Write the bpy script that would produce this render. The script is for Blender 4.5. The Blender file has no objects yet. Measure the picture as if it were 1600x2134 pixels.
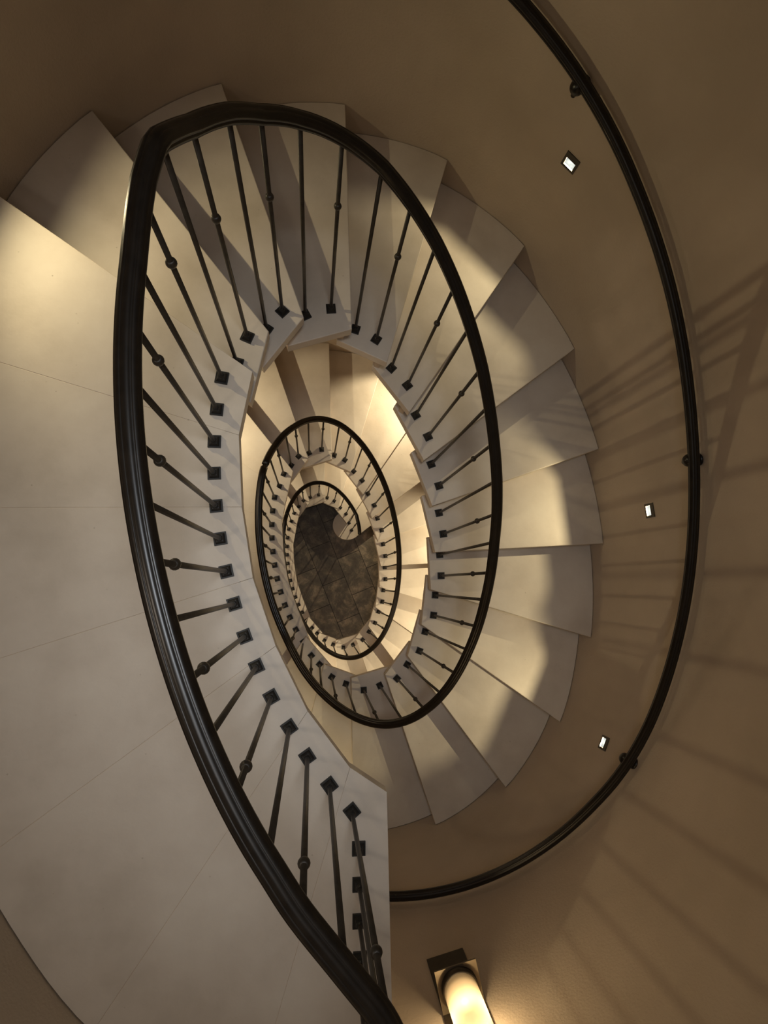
import bpy, bmesh, math, random
from mathutils import Vector, Matrix

random.seed(7)
SC = bpy.context.scene
COL = SC.collection
R = 0.175                      # riser height
ZG = 39 * R                    # top landing above the ground floor
STOREY = 16 * R
SLAB = 0.06

# ------------------------------------------------------------------ helpers
def link(o, parent=None):
    COL.objects.link(o)
    if parent is not None:
        o.parent = parent
    return o

def mesh_obj(name, verts, faces, mat, parent=None, smooth=False):
    me = bpy.data.meshes.new(name)
    me.from_pydata([tuple(v) for v in verts], [], faces)
    me.update()
    if smooth:
        for p in me.polygons:
            p.use_smooth = True
    if mat is not None:
        me.materials.append(mat)
    o = bpy.data.objects.new(name, me)
    return link(o, parent)

def bm_obj(name, bm, mat, parent=None, smooth=False):
    me = bpy.data.meshes.new(name)
    bmesh.ops.recalc_face_normals(bm, faces=bm.faces)
    bm.to_mesh(me)
    bm.free()
    if smooth:
        for p in me.polygons:
            p.use_smooth = True
    me.materials.append(mat)
    o = bpy.data.objects.new(name, me)
    return link(o, parent)

def empty(name, loc):
    o = bpy.data.objects.new(name, None)
    o.location = loc
    o.empty_display_size = 0.05
    return link(o)

def tag(o, label=None, cat=None, group=None, kind=None):
    if label: o['label'] = label
    if cat: o['category'] = cat
    if group: o['group'] = group
    if kind: o['kind'] = kind
    return o

def add_prism(bm, poly, z0, z1, bevel=0.0):
    """solid with a polygon footprint between two heights"""
    bot = [bm.verts.new((x, y, z0)) for x, y in poly]
    top = [bm.verts.new((x, y, z1)) for x, y in poly]
    n = len(poly)
    fs = [bm.faces.new(top), bm.faces.new(bot[::-1])]
    for i in range(n):
        j = (i + 1) % n
        fs.append(bm.faces.new((bot[i], bot[j], top[j], top[i])))
    if bevel:
        es = [e for e in fs[0].edges]
        bmesh.ops.bevel(bm, geom=es, offset=bevel, segments=2, affect='EDGES', profile=0.5)

def add_lathe(bm, prof, segs, cx=0, cy=0):
    rings = []
    for rr, z in prof:
        rings.append([bm.verts.new((cx + rr * math.cos(2 * math.pi * i / segs), cy + rr * math.sin(2 * math.pi * i / segs), z)) for i in range(segs)])
    for a, b in zip(rings, rings[1:]):
        for i in range(segs):
            j = (i + 1) % segs
            bm.faces.new((a[i], a[j], b[j], b[i]))
    bm.faces.new(rings[0][::-1])
    bm.faces.new(rings[-1])

def add_box(bm, M, x0, x1, y0, y1, z0, z1):
    vs = [bm.verts.new(M @ Vector((x, y, z))) for x in (x0, x1) for y in (y0, y1) for z in (z0, z1)]
    for f in ((0, 1, 3, 2), (4, 6, 7, 5), (0, 4, 5, 1), (2, 3, 7, 6), (0, 2, 6, 4), (1, 5, 7, 3)):
        bm.faces.new([vs[i] for i in f])

# ------------------------------------------------------------------ materials
def new_mat(name):
    m = bpy.data.materials.new(name)
    m.use_nodes = True
    nt = m.node_tree
    b = nt.nodes['Principled BSDF']
    return m, nt, b

def N(nt, kind, **kw):
    n = nt.nodes.new(kind)
    for k, v in kw.items():
        if k.startswith('i_'):
            n.inputs[k[2:].replace('_', ' ')].default_value = v
        else:
            setattr(n, k, v)
    return n

def ramp(nt, stops):
    n = nt.nodes.new('ShaderNodeValToRGB')
    cr = n.color_ramp
    while len(cr.elements) > 1:
        cr.elements.remove(cr.elements[0])
    cr.elements[0].position, cr.elements[0].color = stops[0][0], (*stops[0][1], 1)
    for p, c in stops[1:]:
        e = cr.elements.new(p)
        e.color = (*c, 1)
    return n

def stone_material(name, dark, mid, light, rough=0.55, bump=0.12):
    m, nt, b = new_mat(name)
    L = nt.links.new
    geo = N(nt, 'ShaderNodeNewGeometry')
    n1 = N(nt, 'ShaderNodeTexNoise', i_Scale=2.6, i_Detail=6.0, i_Roughness=0.6)
    L(geo.outputs['Position'], n1.inputs['Vector'])
    c1 = ramp(nt, [(0.30, dark), (0.50, mid), (0.72, light)])
    L(n1.outputs['Fac'], c1.inputs['Fac'])
    # fine fossil pits
    v = N(nt, 'ShaderNodeTexVoronoi', i_Scale=26.0)
    L(geo.outputs['Position'], v.inputs['Vector'])
    c2 = ramp(nt, [(0.0, (0.45, 0.42, 0.38)), (0.06, (0.75, 0.73, 0.7)), (0.10, (1, 1, 1))])
    L(v.outputs['Distance'], c2.inputs['Fac'])
    n2 = N(nt, 'ShaderNodeTexNoise', i_Scale=9.0, i_Detail=3.0)
    L(geo.outputs['Position'], n2.inputs['Vector'])
    c3 = ramp(nt, [(0.56, (0, 0, 0)), (0.66, (1, 1, 1))])
    L(n2.outputs['Fac'], c3.inputs['Fac'])
    mx = N(nt, 'ShaderNodeMix', data_type='RGBA', blend_type='MULTIPLY')
    L(c3.outputs['Color'], mx.inputs['Factor'])
    L(c1.outputs['Color'], mx.inputs['A'])
    L(c2.outputs['Color'], mx.inputs['B'])
    L(mx.outputs['Result'], b.inputs['Base Color'])
    b.inputs['Roughness'].default_value = rough
    n3 = N(nt, 'ShaderNodeTexNoise', i_Scale=55.0, i_Detail=4.0)
    L(geo.outputs['Position'], n3.inputs['Vector'])
    bp = N(nt, 'ShaderNodeBump', i_Strength=bump, i_Distance=0.004)
    L(n3.outputs['Fac'], bp.inputs['Height'])
    L(bp.outputs['Normal'], b.inputs['Normal'])
    return m

def plaster_material(name, dark, light, rough=0.8):
    m, nt, b = new_mat(name)
    L = nt.links.new
    geo = N(nt, 'ShaderNodeNewGeometry')
    n1 = N(nt, 'ShaderNodeTexNoise', i_Scale=1.7, i_Detail=5.0, i_Roughness=0.55)
    L(geo.outputs['Position'], n1.inputs['Vector'])
    c1 = ramp(nt, [(0.35, dark), (0.68, light)])
    L(n1.outputs['Fac'], c1.inputs['Fac'])
    L(c1.outputs['Color'], b.inputs['Base Color'])
    b.inputs['Roughness'].default_value = rough
    n2 = N(nt, 'ShaderNodeTexNoise', i_Scale=95.0, i_Detail=4.0)
    L(geo.outputs['Position'], n2.inputs['Vector'])
    bp = N(nt, 'ShaderNodeBump', i_Strength=0.38, i_Distance=0.004)
    L(n2.outputs['Fac'], bp.inputs['Height'])
    L(bp.outputs['Normal'], b.inputs['Normal'])
    return m

def metal_material(name, col, rough, metallic=0.0, noise=0.0, spec=0.5):
    m, nt, b = new_mat(name)
    L = nt.links.new
    geo = N(nt, 'ShaderNodeNewGeometry')
    n1 = N(nt, 'ShaderNodeTexNoise', i_Scale=35.0, i_Detail=4.0)
    L(geo.outputs['Position'], n1.inputs['Vector'])
    d = tuple(c * (1 - noise) for c in col)
    l = tuple(min(1, c * (1 + noise)) for c in col)
    c1 = ramp(nt, [(0.35, d), (0.65, l)])
    L(n1.outputs['Fac'], c1.inputs['Fac'])
    L(c1.outputs['Color'], b.inputs['Base Color'])
    b.inputs['Roughness'].default_value = rough
    b.inputs['Metallic'].default_value = metallic
    b.inputs['Specular IOR Level'].default_value = spec
    return m

def slate_material():
    m, nt, b = new_mat('slate_flags')
    L = nt.links.new
    geo = N(nt, 'ShaderNodeNewGeometry')
    mp = N(nt, 'ShaderNodeMapping', vector_type='POINT')
    # rows of flags run along (0.38, -0.924)
    ang = math.atan2(-0.924, 0.38)
    mp.inputs['Rotation'].default_value = (0, 0, -ang)
    mp.inputs['Location'].default_value = (0.79 + 0.62, -0.128 + 0.363 * 0, 0)
    L(geo.outputs['Position'], mp.inputs['Vector'])
    br = N(nt, 'ShaderNodeTexBrick', offset=0.5, offset_frequency=2, squash=1.0)
    br.inputs['Scale'].default_value = 1.0
    br.inputs['Brick Width'].default_value = 0.6
    br.inputs['Row Height'].default_value = 0.362
    br.inputs['Mortar Size'].default_value = 0.005
    br.inputs['Mortar Smooth'].default_value = 0.1
    br.inputs['Color1'].default_value = (0.125, 0.110, 0.095, 1)
    br.inputs['Color2'].default_value = (0.225, 0.200, 0.168, 1)
    br.inputs['Mortar'].default_value = (0.018, 0.016, 0.014, 1)
    L(mp.outputs['Vector'], br.inputs['Vector'])
    n1 = N(nt, 'ShaderNodeTexNoise', i_Scale=4.5, i_Detail=12.0, i_Roughness=0.74, i_Distortion=0.4)
    L(geo.outputs['Position'], n1.inputs['Vector'])
    c1 = ramp(nt, [(0.30, (0.30, 0.30, 0.31)), (0.5, (0.85, 0.82, 0.76)), (0.62, (1.9, 1.75, 1.5)), (0.72, (3.4, 3.2, 2.9))])
    L(n1.outputs['Fac'], c1.inputs['Fac'])
    mx = N(nt, 'ShaderNodeMix', data_type='RGBA', blend_type='MULTIPLY')
    mx.inputs['Factor'].default_value = 1.0
    L(br.outputs['Color'], mx.inputs['A'])
    L(c1.outputs['Color'], mx.inputs['B'])
    L(mx.outputs['Result'], b.inputs['Base Color'])
    b.inputs['Roughness'].default_value = 0.34
    n2 = N(nt, 'ShaderNodeTexNoise', i_Scale=16.0, i_Detail=8.0, i_Roughness=0.7)
    L(geo.outputs['Position'], n2.inputs['Vector'])
    bp = N(nt, 'ShaderNodeBump', i_Strength=0.55, i_Distance=0.02)
    L(n2.outputs['Fac'], bp.inputs['Height'])
    L(bp.outputs['Normal'], b.inputs['Normal'])
    return m

STONE = stone_material('pale_limestone', (0.49, 0.43, 0.36), (0.58, 0.515, 0.44), (0.645, 0.585, 0.505))
RISER = stone_material('riser_limestone', (0.49, 0.39, 0.30), (0.55, 0.45, 0.35), (0.60, 0.50, 0.40))
PLASTER = plaster_material('beige_plaster', (0.405, 0.333, 0.258), (0.475, 0.394, 0.308))
CEIL = plaster_material('ceiling_plaster', (0.62, 0.58, 0.52), (0.68, 0.64, 0.58))
SLATE = slate_material()
RAIL = metal_material('dark_bronze_rail', (0.009, 0.0068, 0.005), 0.32, 0.0, 0.25, 0.40)
IRON = metal_material('dark_iron', (0.030, 0.0235, 0.0165), 0.48, 0.25, 0.25)
PLATE = metal_material('black_iron', (0.012, 0.011, 0.010), 0.5, 0.2, 0.3)
BRONZE = metal_material('brown_bronze', (0.035, 0.026, 0.016), 0.5, 0.4, 0.15)
BRASS = metal_material('brushed_brass', (0.15, 0.118, 0.078), 0.45, 0.55, 0.08)
STEEL = metal_material('grey_bronze_frame', (0.05, 0.042, 0.033), 0.5, 0.3, 0.1)
WHITE = metal_material('smoked_reflector', (0.0045, 0.0056, 0.0085), 0.9, 0.0, 0.2, 0.0)

# ------------------------------------------------------------------ the plan (metres, the camera stands over 0, 0)
def ell(q, t, s=1.0):
    cx, cy, a, b, th = q
    x, y = a * s * math.cos(math.radians(t)), b * s * math.sin(math.radians(t))
    return (cx + x * math.cos(th) - y * math.sin(th), cy + x * math.sin(th) + y * math.cos(th))

def ell_normal(q, t):
    cx, cy, a, b, th = q
    x, y = math.cos(math.radians(t)) / a, math.sin(math.radians(t)) / b
    l = math.hypot(x, y)
    x, y = x / l, y / l
    return (x * math.cos(th) - y * math.sin(th), x * math.sin(th) + y * math.cos(th))

WQ = (0.2365, 0.29, 1.5936, 2.07, 0.1748)
WTAB = [(7.4, 0.9879), (24.3, 0.9965), (42.6, 1.0125), (61.4, 1.0116), (81.2, 0.9923), (102.1, 0.9928), (122.1, 0.9982),
        (138.1, 1.0086), (210.6, 0.9938), (222.9, 1.0081), (269.2, 0.9916), (280.3, 0.9961), (299.0, 1.0086), (317.0, 1.0148),
        (334.2, 0.9967), (351.2, 0.9872)]

def _lin(t):
    t %= 360
    tab = [(WTAB[-1][0] - 360, WTAB[-1][1])] + WTAB + [(WTAB[0][0] + 360, WTAB[0][1])]
    for (a, x), (b, y) in zip(tab, tab[1:]):
        if a <= t <= b:
            return x + (y - x) * (t - a) / (b - a)

def wscale(t):
    return sum(_lin(t + d) for d in range(-6, 7)) / 13.0

def wall_pt(t, inset=0.0):
    x, y = ell(WQ, t, wscale(t))
    nx, ny = ell_normal(WQ, t)
    return (x - nx * inset, y - ny * inset)

def wall_angle(p):
    cx, cy, a, b, th = WQ
    x, y = p[0] - cx, p[1] - cy
    u, v = x * math.cos(th) + y * math.sin(th), -x * math.sin(th) + y * math.cos(th)
    return math.degrees(math.atan2(v / b, u / a)) % 360

def ray_wall(p, d):
    """ellipse angle where the plan line p + s d leaves through the wall"""
    lo, hi = 0.0, 8.0
    def inside(s):
        q = (p[0] + d[0] * s, p[1] + d[1] * s)
        t = wall_angle(q)
        w = wall_pt(t)
        return math.hypot(q[0] - WQ[0], q[1] - WQ[1]) < math.hypot(w[0] - WQ[0], w[1] - WQ[1])
    for _ in range(60):
        m = (lo + hi) / 2
        if inside(m): lo = m
        else: hi = m
    return wall_angle((p[0] + d[0] * lo, p[1] + d[1] * lo))

# inner nosing corners of the winders, top landing (0) down to the last winder (15)
INNER = {0: (-.224, .749), 1: (-.187, .983), 2: (-.056, 1.134), 3: (.162, 1.175), 4: (.350, 1.092), 5: (.491, .896),
         6: (.602, .679), 7: (.684, .449), 8: (.735, .190), 9: (.742, -.037), 10: (.714, -.267), 11: (.650, -.490),
         12: (.517, -.637), 13: (.290, -.684), 14: (.094, -.606), 15: (-.047, -.413)}
BACK = {1: (-.248, .69), 2: (-.222, .90), 3: (-.131, 1.075), 4: (.100, 1.197), 5: (.295, 1.145), 6: (.436, .985), 7: (.561, .764),
        8: (.655, .535), 9: (.727, .297), 10: (.754, .060), 11: (.743, -.178), 12: (.699, -.408), 13: (.595, -.600),
        14: (.380, -.712), 15: (.165, -.655), 16: (.000, -.495)}
OUTER = {1: 122.1, 2: 102.1, 3: 81.2, 4: 61.4, 5: 42.6, 6: 24.3, 7: 7.4, 8: 351.2, 9: 334.2, 10: 317.0, 11: 299.0, 12: 280.4}
def _dir(a, b):
    l = math.hypot(b[0] - a[0], b[1] - a[1])
    return ((b[0] - a[0]) / l, (b[1] - a[1]) / l)
OUTER[0] = ray_wall(INNER[0], _dir(INNER[0], (-1.108, 1.344)))
OUTER[13] = ray_wall(INNER[13], _dir(INNER[13], (.305, -1.31)))
OUTER[14] = ray_wall(INNER[14], _dir(INNER[14], (.009, -.951)))
OUTER[15] = ray_wall(INNER[15], _dir(INNER[15], (-.194, -.632)))

def arc(t0, t1, inset, step=2.0):
    """wall points from t0 to t1, the short way"""
    d = (t1 - t0 + 540) % 360 - 180
    n = max(1, int(abs(d) / step))
    return [wall_pt(t0 + d * i / n, inset) for i in range(n + 1)]

def nose_dir(k):
    return _dir(INNER[k], wall_pt(OUTER[k]))

def step_poly(k):
    """footprint of winder k: nosing from well to wall, along the wall, back under the step above"""
    back_t = ray_wall(BACK[k], nose_dir(k - 1))
    return [INNER[k]] + arc(OUTER[k], back_t, 0.004) + [BACK[k]]

def riser_poly(k):
    """thin upright slab set back 3 cm behind nosing k"""
    d = nose_dir(k)
    n = (-d[1], d[0])                                     # towards the step's own tread
    mid = BACK[k + 1] if k < 15 else BACK[16]
    own = BACK[k] if k > 0 else (-.264, .516)
    if (own[0] - INNER[k][0]) * n[0] + (own[1] - INNER[k][1]) * n[1] < 0:
        n = (-n[0], -n[1])
    out = []
    for s, o in ((0.03, 0), (0.06, 1)):
        p = (INNER[k][0] + n[0] * s, INNER[k][1] + n[1] * s)
        t = ray_wall(p, d)
        q = wall_pt(t, 0.006)
        p = (p[0] + d[0] * 0.03, p[1] + d[1] * 0.03)
        out.append((p, q))
    return [out[0][0], out[0][1], out[1][1], out[1][0]]

# balusters: ellipse angle of each, number 0 stands on the top landing beside its nosing, numbers fall down the flight
BQ = (0.2314, 0.24875, 0.55478, 1.03221, 0.18556)
BT = [146.7, 153.8, 160.6, 167.0, 173.4, 179.7, 186.0, 192.3, 198.8, 205.1, 211.9, 219.3, 226.9, 233.8, 243.0, 253.7, 265.8,
      278.3, 290.6, 300.8, 310.5, 319.8, 327.7, 335.7, 343.0, 350.6, 357.2, 4.5, 12.5, 20.2, 27.9, 36.5, 45.2, 54.3, 64.4,
      74.8, 87.6, 100.3, 111.7, 120.7, 130.5, 138.5]
def bt(i):
    """ellipse angle at a fractional baluster number (0 .. 42)"""
    i = i % 42
    a = int(i)
    x, y = BT[a], BT[(a + 1) % 42]
    d = (y - x + 540) % 360 - 180
    return (x + d * (i - a)) % 360

ORD = {1: 'first', 2: 'second', 3: 'third', 4: 'fourth', 5: 'fifth', 6: 'sixth', 7: 'seventh', 8: 'eighth', 9: 'ninth', 10: 'tenth',
       11: 'eleventh', 12: 'twelfth', 13: 'thirteenth', 14: 'fourteenth', 15: 'fifteenth'}

# ------------------------------------------------------------------ steps
def make_step(k, level, flight, landing):
    z = ZG - level * STOREY - k * R
    root = empty('stair_step', (0, 0, z))
    bm = bmesh.new()
    add_prism(bm, step_poly(k), -SLAB, 0.0, 0.004)
    bm_obj('tread', bm, STONE, root)
    bm = bmesh.new()
    add_prism(bm, riser_poly(k), -R + 0.001, -SLAB - 0.0005)
    bm_obj('riser', bm, RISER, root)
    tag(root, 'pale stone winder step, %s one down from the %s landing' % (ORD[k], landing), 'step', 'stone steps of the %s flight' % flight)
    return root

for level, flight, landing, last in ((0, 'upper', 'top', 15), (1, 'middle', 'middle', 15), (2, 'lower', 'lowest', 5)):
    for k in range(1, last + 1):
        make_step(k, level, flight, landing)

# rounded bottom step on the ground floor
def curtail_step():
    z = ZG - 2 * STOREY - 6 * R
    cx, cy, rr = 0.512, 0.888, 0.222
    root = empty('stair_step', (0, 0, z))
    k = 6
    d = nose_dir(6)
    # where the nosing line meets the round end
    w = wall_pt(OUTER[6], 0.004)
    a0 = math.atan2(0.739 - cy, 0.690 - cx)
    pts = [w]
    a1 = math.atan2(1.075 - cy, 0.40 - cx)
    a1 -= 2 * math.pi                                     # sweep clockwise, round by the open floor
    for i in range(41):
        a = a0 + (a1 - a0) * i / 40
        pts.append((cx + rr * math.cos(a), cy + rr * math.sin(a)))
    bk = (0.44, 1.00)
    t = ray_wall(bk, nose_dir(5))
    pts += arc(t, OUTER[6], 0.004)[:-1]
    bm = bmesh.new()
    add_prism(bm, pts, -R, 0.0, 0.004)
    bm_obj('tread', bm, STONE, root)
    tag(root, 'rounded bottom step of pale stone standing on the dark slate floor', 'step', 'stone steps of the lower flight')
curtail_step()

# ------------------------------------------------------------------ landings
JOINTS = [((-.264, .516), (-1.06, .742)), ((-.246, .263), (-1.021, .247)), ((-.202, .020), (-.982, -.235)),
          ((-.120, -.208), (-.938, -.800)), ((-.010, -.423), (-.489, -1.123)), ((.133, -.608), (-.090, -1.347))]

def landing(level, label):
    z = ZG - level * STOREY
    root = empty('stair_landing', (0, 0, z))
    cuts = [(INNER[0], OUTER[0])]
    n = 6 if level == 0 else 4
    for a, b in JOINTS[:n]:
        cuts.append((a, ray_wall(a, _dir(a, b))))
    if level == 0:
        cuts.append(((.257, -.691), None))
        end = ray_wall((.2575, -.70), _dir((.257, -.691), (.273, -1.351)))
        cuts[-1] = ((.257, -.691), end)
    else:
        cuts.append((BACK[16], ray_wall(BACK[16], nose_dir(15))))
    bm = bmesh.new()
    g = 0.0008
    for i in range(len(cuts) - 1):
        (a, ta), (b, tb) = cuts[i], cuts[i + 1]
        poly = [b, a] + arc(ta, tb, 0.004)
        cxm = sum(p[0] for p in poly) / len(poly); cym = sum(p[1] for p in poly) / len(poly)
        # shrink by the joint half width across the joints only
        e = []
        for j, p in enumerate(poly):
            l = math.hypot(cxm - p[0], cym - p[1])
            e.append((p[0] + (cxm - p[0]) / l * g, p[1] + (cym - p[1]) / l * g))
        add_prism(bm, e, -SLAB, 0.0, 0.0012)
    bm_obj('slab_paving', bm, STONE, root)
    bm = bmesh.new()
    poly = []
    for a, t in cuts:
        w = wall_pt(t, 0.004); d = _dir(a, w)
        poly.append((a[0] + d[0] * 0.05, a[1] + d[1] * 0.05))
    outer = []
    for i in range(len(cuts) - 1, 0, -1):
        outer += arc(cuts[i][1], cuts[i - 1][1], 0.006)[:-1]
    outer.append(wall_pt(cuts[0][1], 0.006))
    add_prism(bm, poly + outer, -SLAB - 0.10, -0.0012)
    bm_obj('bed', bm, RISER, root)
    bm = bmesh.new()
    add_prism(bm, riser_poly(0), -R + 0.001, -SLAB - 0.0005)
    bm_obj('riser', bm, RISER, root)
    tag(root, label, 'landing', 'stone stair landings')
landing(0, 'wide pale stone top landing filling the left of the picture')
landing(1, 'pale stone middle landing in the narrow strip seen left of the middle railing')
landing(2, 'small pale stone lowest landing inside the smallest railing loop, edging the slate floor')

# ------------------------------------------------------------------ railings
PROFILE = [(-.013, -.024), (-.019, -.021), (-.020, -.013), (-.0175, -.0105), (-.0175, -.008), (-.025, -.005), (-.027, .000), (-.0265, .006),
           (-.0225, .0085), (-.0225, .0105), (-.0200, .0145), (-.0145, .0185), (-.0115, .0185), (-.0095, .0180), (-.0075, .0205), (0, .0220),
           (.0075, .0205), (.0095, .0180), (.0115, .0185), (.0145, .0185), (.0200, .0145), (.0225, .0105), (.0225, .0085), (.0265, .006),
           (.027, .000), (.025, -.005), (.0175, -.008), (.0175, -.0105), (.020, -.013), (.019, -.021), (.013, -.024)]

def sweep(name, path, mat, parent=None, prof=PROFILE, cap=True, scale=0.90):
    """run the moulded section along a list of points, the section standing upright"""
    verts, faces = [], []
    n, m = len(path), len(prof)
    for i, p in enumerate(path):
        a, b = path[max(0, i - 1)], path[min(n - 1, i + 1)]
        t = (Vector(b) - Vector(a)).normalized()
        side = t.cross(Vector((0, 0, 1)))
        side.normalize()
        up = side.cross(t)
        for s, u in prof:
            verts.append(Vector(p) + side * s * scale + up * u * scale)
    for i in range(n - 1):
        for j in range(m):
            k = (j + 1) % m
            faces.append((i * m + j, i * m + k, (i + 1) * m + k, (i + 1) * m + j))
    if cap:
        faces.append(tuple(range(m))[::-1])
        faces.append(tuple((n - 1) * m + j for j in range(m)))
    o = mesh_obj(name, verts, faces, mat, parent, smooth=True)
    bm = bmesh.new(); bm.from_mesh(o.data)
    bmesh.ops.recalc_face_normals(bm, faces=bm.faces)
    bm.to_mesh(o.data); bm.free()
    return o

def smoothstep(x):
    x = max(0.0, min(1.0, x))
    return x * x * (3 - 2 * x)

H_LEVEL, H_FLIGHT = 0.962, (1.014, 0.985, 0.985)
SLOPE = 0.0884
def rail_point(level, u):
    """u = running length in baluster numbers: 0 at baluster 0 of the level's landing, negative along the landing, positive down the flight"""
    idx = (-u) % 42
    t = bt(idx)
    x, y = ell(BQ, t)
    zl = ZG - level * STOREY
    flight = zl + H_FLIGHT[level] - SLOPE * (u - 0.3)
    top = zl + (H_LEVEL if level == 0 else 1.0)
    bottom = zl - STOREY + 1.0
    z = min(top, flight) if u < 12 else flight
    # soft knee at the top, soft easing at the foot
    if abs(flight - top) < 0.012 and u < 12:
        z = min(top, flight) - 0.25 * (0.012 - abs(flight - top)) ** 2 / 0.012
    if flight < bottom + 0.07:
        w = (bottom + 0.07 - flight)
        z = bottom + 0.07 - 0.07 * (1 - math.exp(-w / 0.07))
    off = 0.0
    if level == 0:
        off = 0.016 * smoothstep((u - 27) / 4.0) if u > 0 else -0.010 * smoothstep((0.6 - u) / 2.0)
    elif level == 1:
        off = 0.016 * (1 - smoothstep((u - 0.5) / 4.0)) if u > -13 else 0.0
    nx, ny = ell_normal(BQ, t)
    return (x + nx * off, y + ny * off, z)

def baluster_meshes():
    bar = bmesh.new()
    s = 8
    add_lathe(bar, [(0.0072, 0.0), (0.0072, 1.0)], s)
    me_bar = bpy.data.meshes.new('baluster_bar')
    bmesh.ops.recalc_face_normals(bar, faces=bar.faces)
    bar.to_mesh(me_bar); bar.free(); me_bar.materials.append(IRON)
    for p in me_bar.polygons: p.use_smooth = len(p.vertices) == 4
    pl = bmesh.new()
    h = 0.022
    add_box(pl, Matrix.Identity(4), -h, h, -h, h, 0, 0.009)
    # pyramid shoulder and round collar
    lo = [pl.verts.new((x * 0.017, y * 0.017, 0.009)) for x, y in ((-1, -1), (1, -1), (1, 1), (-1, 1))]
    hi = [pl.verts.new((x * 0.011, y * 0.011, 0.021)) for x, y in ((-1, -1), (1, -1), (1, 1), (-1, 1))]
    for i in range(4):
        j = (i + 1) % 4
        pl.faces.new((lo[i], lo[j], hi[j], hi[i]))
    pl.faces.new(hi)
    add_lathe(pl, [(0.0115, 0.021), (0.0125, 0.026), (0.0115, 0.032), (0.0085, 0.036)], 12)
    me_pl = bpy.data.meshes.new('foot_plate')
    bmesh.ops.recalc_face_normals(pl, faces=pl.faces)
    pl.to_mesh(me_pl); pl.free(); me_pl.materials.append(PLATE)
    kn = bmesh.new()
    add_lathe(kn, [(0.0076, -0.012), (0.0105, -0.0095), (0.0128, -0.004), (0.0135, 0.0), (0.0128, 0.004), (0.0105, 0.0095), (0.0076, 0.012)], 14)
    me_kn = bpy.data.meshes.new('knop')
    bmesh.ops.recalc_face_normals(kn, faces=kn.faces)
    kn.to_mesh(me_kn); kn.free(); me_kn.materials.append(IRON)
    for p in me_kn.polygons: p.use_smooth = True
    return me_bar, me_pl, me_kn
ME_BAR, ME_PLATE, ME_KNOP = baluster_meshes()

def add_baluster(root, x, y, z, top, ang, knop, knop_h=0.73):
    o = bpy.data.objects.new('baluster', ME_BAR)
    o.location = Vector((x, y, z)) - root.location
    o.scale = (1, 1, top - z)
    link(o, root)
    p = bpy.data.objects.new('foot_plate', ME_PLATE)
    p.rotation_euler = (0, 0, ang)
    p.scale = (1, 1, 1 / (top - z))
    link(p, o)
    if knop:
        k = bpy.data.objects.new('knop', ME_KNOP)
        k.location = (0, 0, knop_h / (top - z))
        k.scale = (1, 1, 1 / (top - z))
        link(k, o)
    return o

def tangent_angle(t):
    nx, ny = ell_normal(BQ, t)
    return math.atan2(ny, nx)

# the top landing's straight run along the open edge, up to the wall
STRAIGHT = [(.163, -.862), (.165, -.972), (.166, -1.082), (.169, -1.195), (.171, -1.307), (.173, -1.419), (.175, -1.531)]

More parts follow.
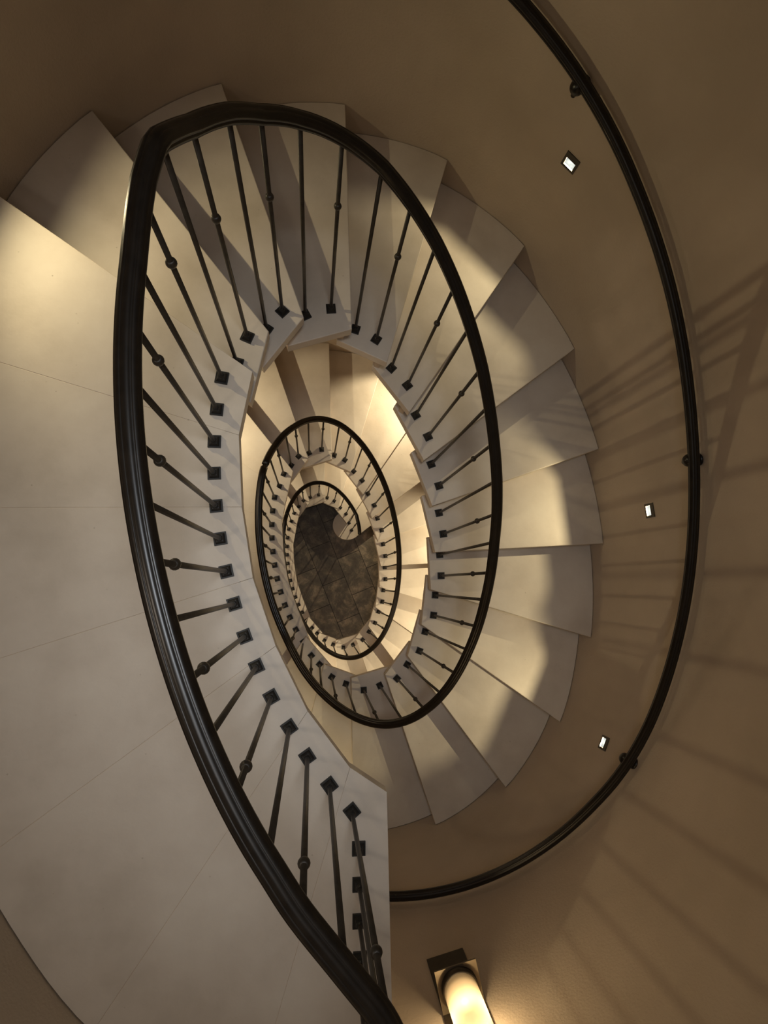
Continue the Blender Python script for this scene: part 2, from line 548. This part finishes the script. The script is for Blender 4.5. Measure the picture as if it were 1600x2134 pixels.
def railing(level, label):
    zl = ZG - level * STOREY
    root = empty('stair_railing', (*ell(BQ, bt(0)), zl))
    L = root.location
    path = []
    # part 1: this railing's own landing run (top landing only), then the flight, then the next landing's level run
    if level == 0:
        ctrl = [(.174, -1.70), (.172, -1.5), (.169, -1.25), (.167, -1.05), (.165, -.93), (.158, -.835), (.150, -.765), (.124, -.706), (.066, -.634), (-.012, -.540)]
        a = rail_point(0, -11.0); b = rail_point(0, -10.6)
        ctrl += [a[:2], b[:2]]
        for i in range(len(ctrl) - 2):
            p0, p1, p2, p3 = ctrl[max(0, i - 1)], ctrl[i], ctrl[i + 1], ctrl[i + 2]
            for j in range(5):
                f = j / 5
                q = [0.5 * (2 * p1[c] + (p2[c] - p0[c]) * f + (2 * p0[c] - 5 * p1[c] + 4 * p2[c] - p3[c]) * f * f + (3 * p1[c] - p0[c] - 3 * p2[c] + p3[c]) * f ** 3) for c in (0, 1)]
                path.append((q[0], q[1], zl + H_LEVEL))
        u0 = -11.0
    else:
        u0 = 0.0
    # a kink sits at u = 0.6: the railing of the level above ends there
    if level == 0:
        us = [u0 + 0.2 * i for i in range(int((42.55 - u0) / 0.2) + 1)]
    elif level == 1:
        us = [0.6 + 0.2 * i for i in range(int(42.0 / 0.2) + 1)]
    else:
        us = [0.6 + 0.2 * i for i in range(int(11.4 / 0.2) + 1)]
    for u in us:
        path.append(rail_point(level, u) if not (level < 2 and u > 30) else rail_low(level, u))
    if level == 2:
        path = path[:-4]
        path.append((.607, .770, path[-1][2] - 0.035))
        path.append((.616, .715, path[-1][2] - 0.025))
        path.append((.620, .665, path[-1][2] - 0.02))
    o = sweep('handrail', [Vector(p) - L for p in path], RAIL, root)
    # balusters
    if level == 0:
        for i, (x, y) in enumerate(STRAIGHT):
            add_baluster(root, x, y, zl, zl + H_LEVEL - .015, 0.0, i % 2 == 1)
        for i in range(15):
            t = bt(i)
            x, y = ell(BQ, t)
            if i > 11:
                x, y = ((-.009, -.568), (.065, -.661), (.140, -.746))[i - 12]
                t = (219, 222, 224)[i - 12]
            add_baluster(root, x, y, zl, zl + H_LEVEL - .015, tangent_angle(t), i % 2 == 0)
    steps = 15 if level < 2 else 5
    for k in range(1, steps + 1):
        for idx in (43 - 2 * k, 42 - 2 * k):
            t = bt(idx)
            x, y = ell(BQ, t)
            u = 42 - idx
            z = zl - k * R
            top = (rail_point(level, u) if not (level < 2 and u > 30) else rail_low(level, u))[2]
            add_baluster(root, x, y, z, top - .015, tangent_angle(t), idx % 2 == 0)
    if level < 2:
        for idx in range(11, -1, -1):
            t = bt(idx)
            x, y = ell(BQ, t)
            top = rail_low(level, 42 - idx)[2]
            add_baluster(root, x, y, zl - STOREY, top - .015, tangent_angle(t), idx % 2 == 0)
    else:
        z = zl - 6 * R
        for (x, y), u, kn in (((.536, .922), 11.0, False), ((.575, .812), 12.0, True)):
            add_baluster(root, x, y, z, rail_point(2, u)[2] - .015, 0.6, kn)
    tag(root, label, 'railing', 'dark metal stair railings')

def rail_low(level, u):
    """the foot of a flight and the level run of the landing below it"""
    zl = ZG - level * STOREY
    p = rail_point(level, u)
    nxt = zl - STOREY + 1.0
    flight = zl + H_FLIGHT[level] - SLOPE * (u - 0.3)
    e = flight - nxt
    # smooth maximum of the sloping line and the level line
    s = 0.03
    z = nxt + s * math.log(1 + math.exp(e / s)) if e / s < 30 else flight
    if u > 41.7:                                           # drops into the next kink
        q = rail_point(level + 1, u - 42)
        z = min(z, q[2] + 0.0)
    off = 0.0
    t = bt((-u) % 42)
    x, y = ell(BQ, t)
    nx, ny = ell_normal(BQ, t)
    off = 0.016 * smoothstep((u - 27) / 4.0) if level == 0 else 0.0
    return (x + nx * off, y + ny * off, z)

railing(0, 'largest, topmost railing: round the top landing and down the upper flight to the middle landing')
railing(1, 'middle railing loop of dark metal, down the middle flight and round the lowest landing')
railing(2, 'short bottom railing of dark metal that ends above the rounded bottom step')

# ------------------------------------------------------------------ wall, floor, ceiling
STEPLIGHTS = [   # ellipse angle of the wall, height of the centre relative to the top landing
    (141.0, 0.47, 'recessed step light in the wall beside the top landing, beyond the left edge'),
    (43.4, -0.262, 'small square step light high on the wall, upper right, under the wall handrail'),
    (355.2, -0.866, 'small square step light halfway up the right wall, between the other two'),
    (317.5, -1.189, 'small square step light low on the right wall, lowest of the three'),
    (232.0, -1.95, 'recessed step light under the top landing beside the last winders')]
LIT_HALF = 0.0385
OPEN_W, OPEN_LO, OPEN_HI = 0.0265, -0.0265, 0.0115
TOPZ = ZG + 2.9

def wall_mesh():
    ts = set(i * 1.0 for i in range(360))
    zs = {0.0, TOPZ}
    z = 0.5
    while z < TOPZ - 0.1:
        zs.add(round(z, 3)); z += 0.5
    holes = []
    for t, dz, _ in STEPLIGHTS:
        c = wall_pt(t); a = wall_pt(t + 0.5)
        per = math.hypot(a[0] - c[0], a[1] - c[1]) / 0.5
        w = OPEN_W / per
        ta, tb = (t - w) % 360, (t + w) % 360
        z0, z1 = ZG + dz + OPEN_LO, ZG + dz + OPEN_HI
        ts = {x for x in ts if min(abs(x - ta), abs(x - tb)) > 0.25}
        ts |= {ta, tb}; zs |= {z0, z1}
        holes.append((t, w, z0, z1))
    ts = sorted(ts); zs = sorted(zs)
    n = len(ts)
    verts, faces = [], []
    for z in zs:
        for t in ts:
            x, y = wall_pt(t)
            verts.append((x, y, z))
    for i in range(len(zs) - 1):
        zm = (zs[i] + zs[i + 1]) / 2
        for j in range(n):
            k = (j + 1) % n
            t0, t1 = ts[j], ts[k] if k else ts[k] + 360
            tm = (t0 + t1) / 2
            if any(abs((tm - h[0] + 540) % 360 - 180) < h[1] and h[2] < zm < h[3] for h in holes):
                continue
            faces.append((i * n + k, i * n + j, (i + 1) * n + j, (i + 1) * n + k))
    o = mesh_obj('wall_outer', verts, faces, PLASTER, None, smooth=True)
    o['kind'] = 'structure'
wall_mesh()

def disc(name, z, mat, up):
    pts = [wall_pt(i * 3.0, -0.06) for i in range(120)]
    bm = bmesh.new()
    z0, z1 = (z - 0.08, z) if up else (z, z + 0.08)
    add_prism(bm, pts, z0, z1)
    o = bm_obj(name, bm, mat)
    o['kind'] = 'structure'
disc('floor', 0.0, SLATE, True)
disc('ceiling', TOPZ, CEIL, False)

# ------------------------------------------------------------------ lights
def wall_matrix(t, z):
    """local frame on the wall: x along it, y out into the room, z up"""
    x, y = wall_pt(t)
    nx, ny = ell_normal(WQ, t)
    yin = Vector((-nx, -ny, 0))
    xax = yin.cross(Vector((0, 0, 1))).normalized()
    M = Matrix(((xax.x, yin.x, 0, x), (xax.y, yin.y, 0, y), (0, 0, 1, z), (0, 0, 0, 1)))
    return M

STEP_COL = (1.0, 0.83, 0.49)
def step_light(t, z, label, energy):
    M = wall_matrix(t, z)
    root = empty('step_light', M.translation)
    root.rotation_euler = M.to_euler()
    I = Matrix.Identity(4)
    h = LIT_HALF
    bm = bmesh.new()                                       # flat frame with a square opening, proud of the wall
    y0, y1 = -0.002, 0.005
    add_box(bm, I, -h, -OPEN_W, y0, y1, -h, h)
    add_box(bm, I, OPEN_W, h, y0, y1, -h, h)
    add_box(bm, I, -OPEN_W, OPEN_W, y0, y1, OPEN_HI, h)
    add_box(bm, I, -OPEN_W, OPEN_W, y0, y1, -h, OPEN_LO)
    bm_obj('frame', bm, STEEL, root)
    bm = bmesh.new()                                       # reflector pocket sunk into the wall
    w, a, b, d = OPEN_W + 0.002, OPEN_LO - 0.001, OPEN_HI + 0.016, -0.045
    vs = [bm.verts.new(v) for v in ((-w, -0.001, a), (w, -0.001, a), (w, -0.001, b), (-w, -0.001, b), (-w, d, a), (w, d, a), (w, d, b), (-w, d, b))]
    for f in ((0, 4, 5, 1), (1, 5, 6, 2), (2, 6, 7, 3), (3, 7, 4, 0), (4, 7, 6, 5)):
        bm.faces.new([vs[i] for i in f])
    me = bpy.data.meshes.new('reflector'); bm.to_mesh(me); bm.free(); me.materials.append(WHITE)
    link(bpy.data.objects.new('reflector', me), root)
    ld = bpy.data.lights.new('step_light_bulb', 'POINT')
    ld.energy = energy; ld.color = STEP_COL; ld.shadow_soft_size = 0.009 if energy > 20 else 0.004
    lo = bpy.data.objects.new('step_light_bulb', ld)
    lo.location = (0, -0.013, 0.006) if energy > 20 else (0, -0.018, 0.021)
    link(lo, root)
    tag(root, label, 'step light', 'recessed step lights of the upper flight')

EN = [26, 20, 19, 19, 18]
for (t, dz, lab), e in zip(STEPLIGHTS, EN):
    step_light(t, ZG + dz, lab, e)

def spot_step(t, z, energy):
    """the same step lights on the storeys below, where their fittings cannot be seen"""
    M = wall_matrix(t, z)
    d = (M.to_3x3() @ Vector((0, 0.62, -0.78))).normalized()
    ld = bpy.data.lights.new('lower_step_light', 'SPOT')
    ld.energy = energy; ld.color = (1.0, 0.83, 0.53); ld.shadow_soft_size = 0.006
    ld.spot_size = math.radians(102); ld.spot_blend = 0.35
    o = bpy.data.objects.new('lower_step_light', ld)
    o.location = M @ Vector((0, 0.02, 0))
    o.rotation_euler = d.to_track_quat('-Z', 'Y').to_euler()
    link(o)
for s in (1, 2):
    for t, dz, _ in STEPLIGHTS:
        if s == 2 and t not in (141.0, 43.4):
            continue
        spot_step(t, ZG + dz - s * STOREY, 52)

# ------------------------------------------------------------------ wall sconce
def glass_material():
    m = bpy.data.materials.new('opal_glass')
    m.use_nodes = True
    nt = m.node_tree
    nt.nodes.clear()
    L = nt.links.new
    out = N(nt, 'ShaderNodeOutputMaterial')
    tr = N(nt, 'ShaderNodeBsdfTranslucent'); tr.inputs['Color'].default_value = (0.082, 0.063, 0.040, 1)
    df = N(nt, 'ShaderNodeBsdfDiffuse'); df.inputs['Color'].default_value = (0.55, 0.47, 0.36, 1)
    gl = N(nt, 'ShaderNodeBsdfGlossy'); gl.inputs['Roughness'].default_value = 0.25; gl.inputs['Color'].default_value = (1, 1, 1, 1)
    m1 = N(nt, 'ShaderNodeMixShader'); m1.inputs[0].default_value = 0.35
    L(tr.outputs[0], m1.inputs[1]); L(df.outputs[0], m1.inputs[2])
    m2 = N(nt, 'ShaderNodeMixShader'); m2.inputs[0].default_value = 0.04
    L(m1.outputs[0], m2.inputs[1]); L(gl.outputs[0], m2.inputs[2])
    tp = N(nt, 'ShaderNodeBsdfTransparent'); tp.inputs['Color'].default_value = (1.0, 0.93, 0.8, 1)
    m3 = N(nt, 'ShaderNodeMixShader'); m3.inputs[0].default_value = 0.20
    L(m2.outputs[0], m3.inputs[1]); L(tp.outputs[0], m3.inputs[2])
    L(m3.outputs[0], out.inputs['Surface'])
    return m
OPAL = glass_material()

def sconce():
    t = wall_angle((0.642, -1.735))
    z = ZG - 0.50
    M = wall_matrix(t, z)
    root = empty('wall_sconce', M.translation)
    root.rotation_euler = M.to_euler()
    I = Matrix.Identity(4)
    bm = bmesh.new()
    add_box(bm, I, -0.088, 0.088, -0.004, 0.012, -0.345, 0.30)
    bm_obj('back_plate', bm, BRONZE, root)
    bm = bmesh.new()
    add_box(bm, I, -0.089, 0.089, 0.012, 0.178, -0.004, 0.003)
    bm_obj('tray', bm, BRASS, root)
    bm = bmesh.new()
    add_lathe(bm, [(0.074, 0.003), (0.076, 0.006), (0.076, 0.034), (0.072, 0.036), (0.0705, 0.030), (0.0, 0.030)][:4], 48, 0, 0.098)
    bm_obj('cup', bm, BRONZE, root, True)
    bm = bmesh.new()
    rings = []
    prof = [(0.0695, 0.036), (0.0695, 0.10), (0.0695, 0.20), (0.0695, 0.36)]
    for rr, zz in prof:
        rings.append([bm.verts.new((rr * math.cos(2 * math.pi * i / 64), 0.098 + rr * math.sin(2 * math.pi * i / 64), zz)) for i in range(64)])
    for a, b in zip(rings, rings[1:]):
        for i in range(64):
            j = (i + 1) % 64
            bm.faces.new((a[i], a[j], b[j], b[i]))
    bm_obj('glass_shade', bm, OPAL, root, True)
    bm = bmesh.new()
    add_lathe(bm, [(0.012, 0.037), (0.014, 0.040), (0.016, 0.085), (0.041, 0.098), (0.041, 0.102), (0.004, 0.104)], 20, 0, 0.098)  # wide collar shaped to shade the lower glass from the bulb
    bm_obj('lamp_holder', bm, BRONZE, root, True)
    ld = bpy.data.lights.new('sconce_bulb', 'POINT')
    ld.energy = 16; ld.color = (1.0, 0.79, 0.50); ld.shadow_soft_size = 0.022
    lo = bpy.data.objects.new('sconce_bulb', ld)
    lo.location = (0, 0.098, 0.172)
    link(lo, root)
    tag(root, 'lit wall sconce with opal glass cylinder on a square tray, bottom of the picture', 'wall lamp')
sconce()

def area(name, loc, size, energy, col, rot=(0, 0, 0)):
    ld = bpy.data.lights.new(name, 'AREA')
    ld.shape = 'DISK'; ld.size = size; ld.energy = energy; ld.color = col
    o = bpy.data.objects.new(name, ld)
    o.location = loc; o.rotation_euler = rot
    return link(o)
cl = area('ceiling_fill', (-0.15, -0.55, TOPZ - 0.02), 0.8, 2.4, (1.0, 0.96, 0.93))  # unseen overhead fill added for ambient light
cl.data.spread = math.radians(105)
wl = area('well_fill', (0.15, 0.15, TOPZ - 0.02), 0.5, 4.0, (0.90, 0.95, 1.0))  # added cool fill that greys the well edges, narrow to spare the walls
wl.data.spread = math.radians(64)

def lamp(loc, e, col=(1.0, 0.80, 0.55), r=0.06):  # bare point used as an added fill light, no fitting
    ld = bpy.data.lights.new('storey_fill', 'POINT')
    ld.energy = e; ld.color = col; ld.shadow_soft_size = r
    o = bpy.data.objects.new('storey_fill', ld)
    o.location = loc
    return link(o)
lamp(wall_matrix(190, ZG + 1.7) @ Vector((0, 0.13, 0)), 8.5, (1.0, 0.88, 0.74), 0.12)   # unseen fill added above the landing to brighten the wall opposite
for s in (1, 2):  # fill lights added to warm and brighten the lower storeys
    M = wall_matrix(wall_angle((0.642, -1.735)), ZG - 0.25 - s * STOREY)
    lamp(M @ Vector((0, 0.12, 0)), 7)
    M = wall_matrix(160, ZG + 1.9 - s * STOREY)
    lamp(M @ Vector((0, 0.12, 0)), 8)

# ------------------------------------------------------------------ wall handrail
WR = [(58.4, .223), (53.7, .174), (44.7, .100), (38.4, .028), (30.1, -.050), (21.3, -.135), (12.1, -.240), (359.6, -.371), (347.0, -.492),
      (335.0, -.615), (319.4, -.785), (313.3, -.873), (302.0, -1.010), (288.3, -1.140), (276.1, -1.228), (264.8, -1.300)]
def wall_rail():
    pts = [((t if t < 180 else t - 360), z) for t, z in WR]
    pts = [(130.0, 0.85), (100.0, 0.60), (78.0, 0.40)] + pts + [(-118.0, -1.50), (-140.0, -1.72)]
    def zt(t):
        for (a, x), (b, y) in zip(pts, pts[1:]):
            if b <= t <= a:
                return x + (y - x) * (t - a) / (b - a)
    def zs(t):
        v = [zt(max(-140, min(130, t + d))) for d in range(-8, 9)]
        return sum(v) / len(v)
    path = []
    t = 128.0
    while t > -138:
        x, y = wall_pt(t, 0.065)
        path.append((x, y, ZG + zs(t)))
        t -= 1.5
    root = empty('wall_handrail', path[0])
    L = root.location.copy()
    sweep('handrail', [Vector(p) - L for p in path], RAIL, root, scale=0.94)
    for t in (90.0, 47.2, 0.4, 317.0, 262.0):
        tt = t if t < 180 else t - 360
        z = ZG + zs(tt)
        M = wall_matrix(t, z - 0.055)
        bm = bmesh.new()
        # wall rosette
        rot = M @ Matrix.Rotation(-math.pi / 2, 4, 'X')
        b2 = bmesh.new()
        add_lathe(b2, [(0.030, -0.002), (0.030, 0.006), (0.018, 0.012), (0.009, 0.014), (0.009, 0.060)], 20)
        bmesh.ops.transform(b2, matrix=rot, verts=b2.verts)
        me = bpy.data.meshes.new('tmp'); b2.to_mesh(me); b2.free()
        bm.from_mesh(me); bpy.data.meshes.remove(me)
        # ball and saddle under the rail
        c = M @ Vector((0, 0.065, 0.0))
        bmesh.ops.create_uvsphere(bm, u_segments=20, v_segments=12, radius=0.031, matrix=Matrix.Translation(c + Vector((0, 0, 0.022))))
        add_lathe(bm, [(0.010, c.z - 0.02), (0.013, c.z), (0.022, c.z + 0.03)], 14, c.x, c.y)
        for v in bm.verts:
            v.co -= L
        bm_obj('bracket', bm, RAIL, root, True)
    tag(root, 'dark handrail curving up the right-hand wall on three brackets', 'handrail')
wall_rail()

# ------------------------------------------------------------------ camera
cam = bpy.data.cameras.new('camera')
cam.sensor_fit = 'VERTICAL'
cam.sensor_height = 36.0
cam.lens = 1180.0878 / 2134.0 * 36.0
cam.clip_start = 0.01
co = bpy.data.objects.new('camera', cam)
X = (0.99230714, 0.01554639, 0.12282037); Y = (0.0, -0.99208397, 0.12557625); D = (-0.12380038, 0.12461021, 0.98445201)
right = Vector((X[0], Y[0], -D[0])); down = Vector((X[1], Y[1], -D[1])); fwd = Vector((X[2], Y[2], -D[2]))
m3 = Matrix((right, -down, -fwd)).transposed()
co.matrix_world = Matrix.Translation((0, 0, ZG + 1.98092)) @ m3.to_4x4()
link(co)
SC.camera = co

# ------------------------------------------------------------------ world and view
w = bpy.data.worlds.new('world')
SC.world = w
w.use_nodes = True
w.node_tree.nodes['Background'].inputs['Color'].default_value = (0, 0, 0, 1)
SC.cycles.sample_clamp_indirect = 2.0
SC.cycles.use_denoising = True
SC.cycles.max_bounces = 8
SC.cycles.diffuse_bounces = 5
SC.view_settings.view_transform = 'Standard'
SC.view_settings.look = 'None'
SC.view_settings.gamma = 1.0
SC.view_settings.use_curve_mapping = False
SC.view_settings.exposure = 0.0
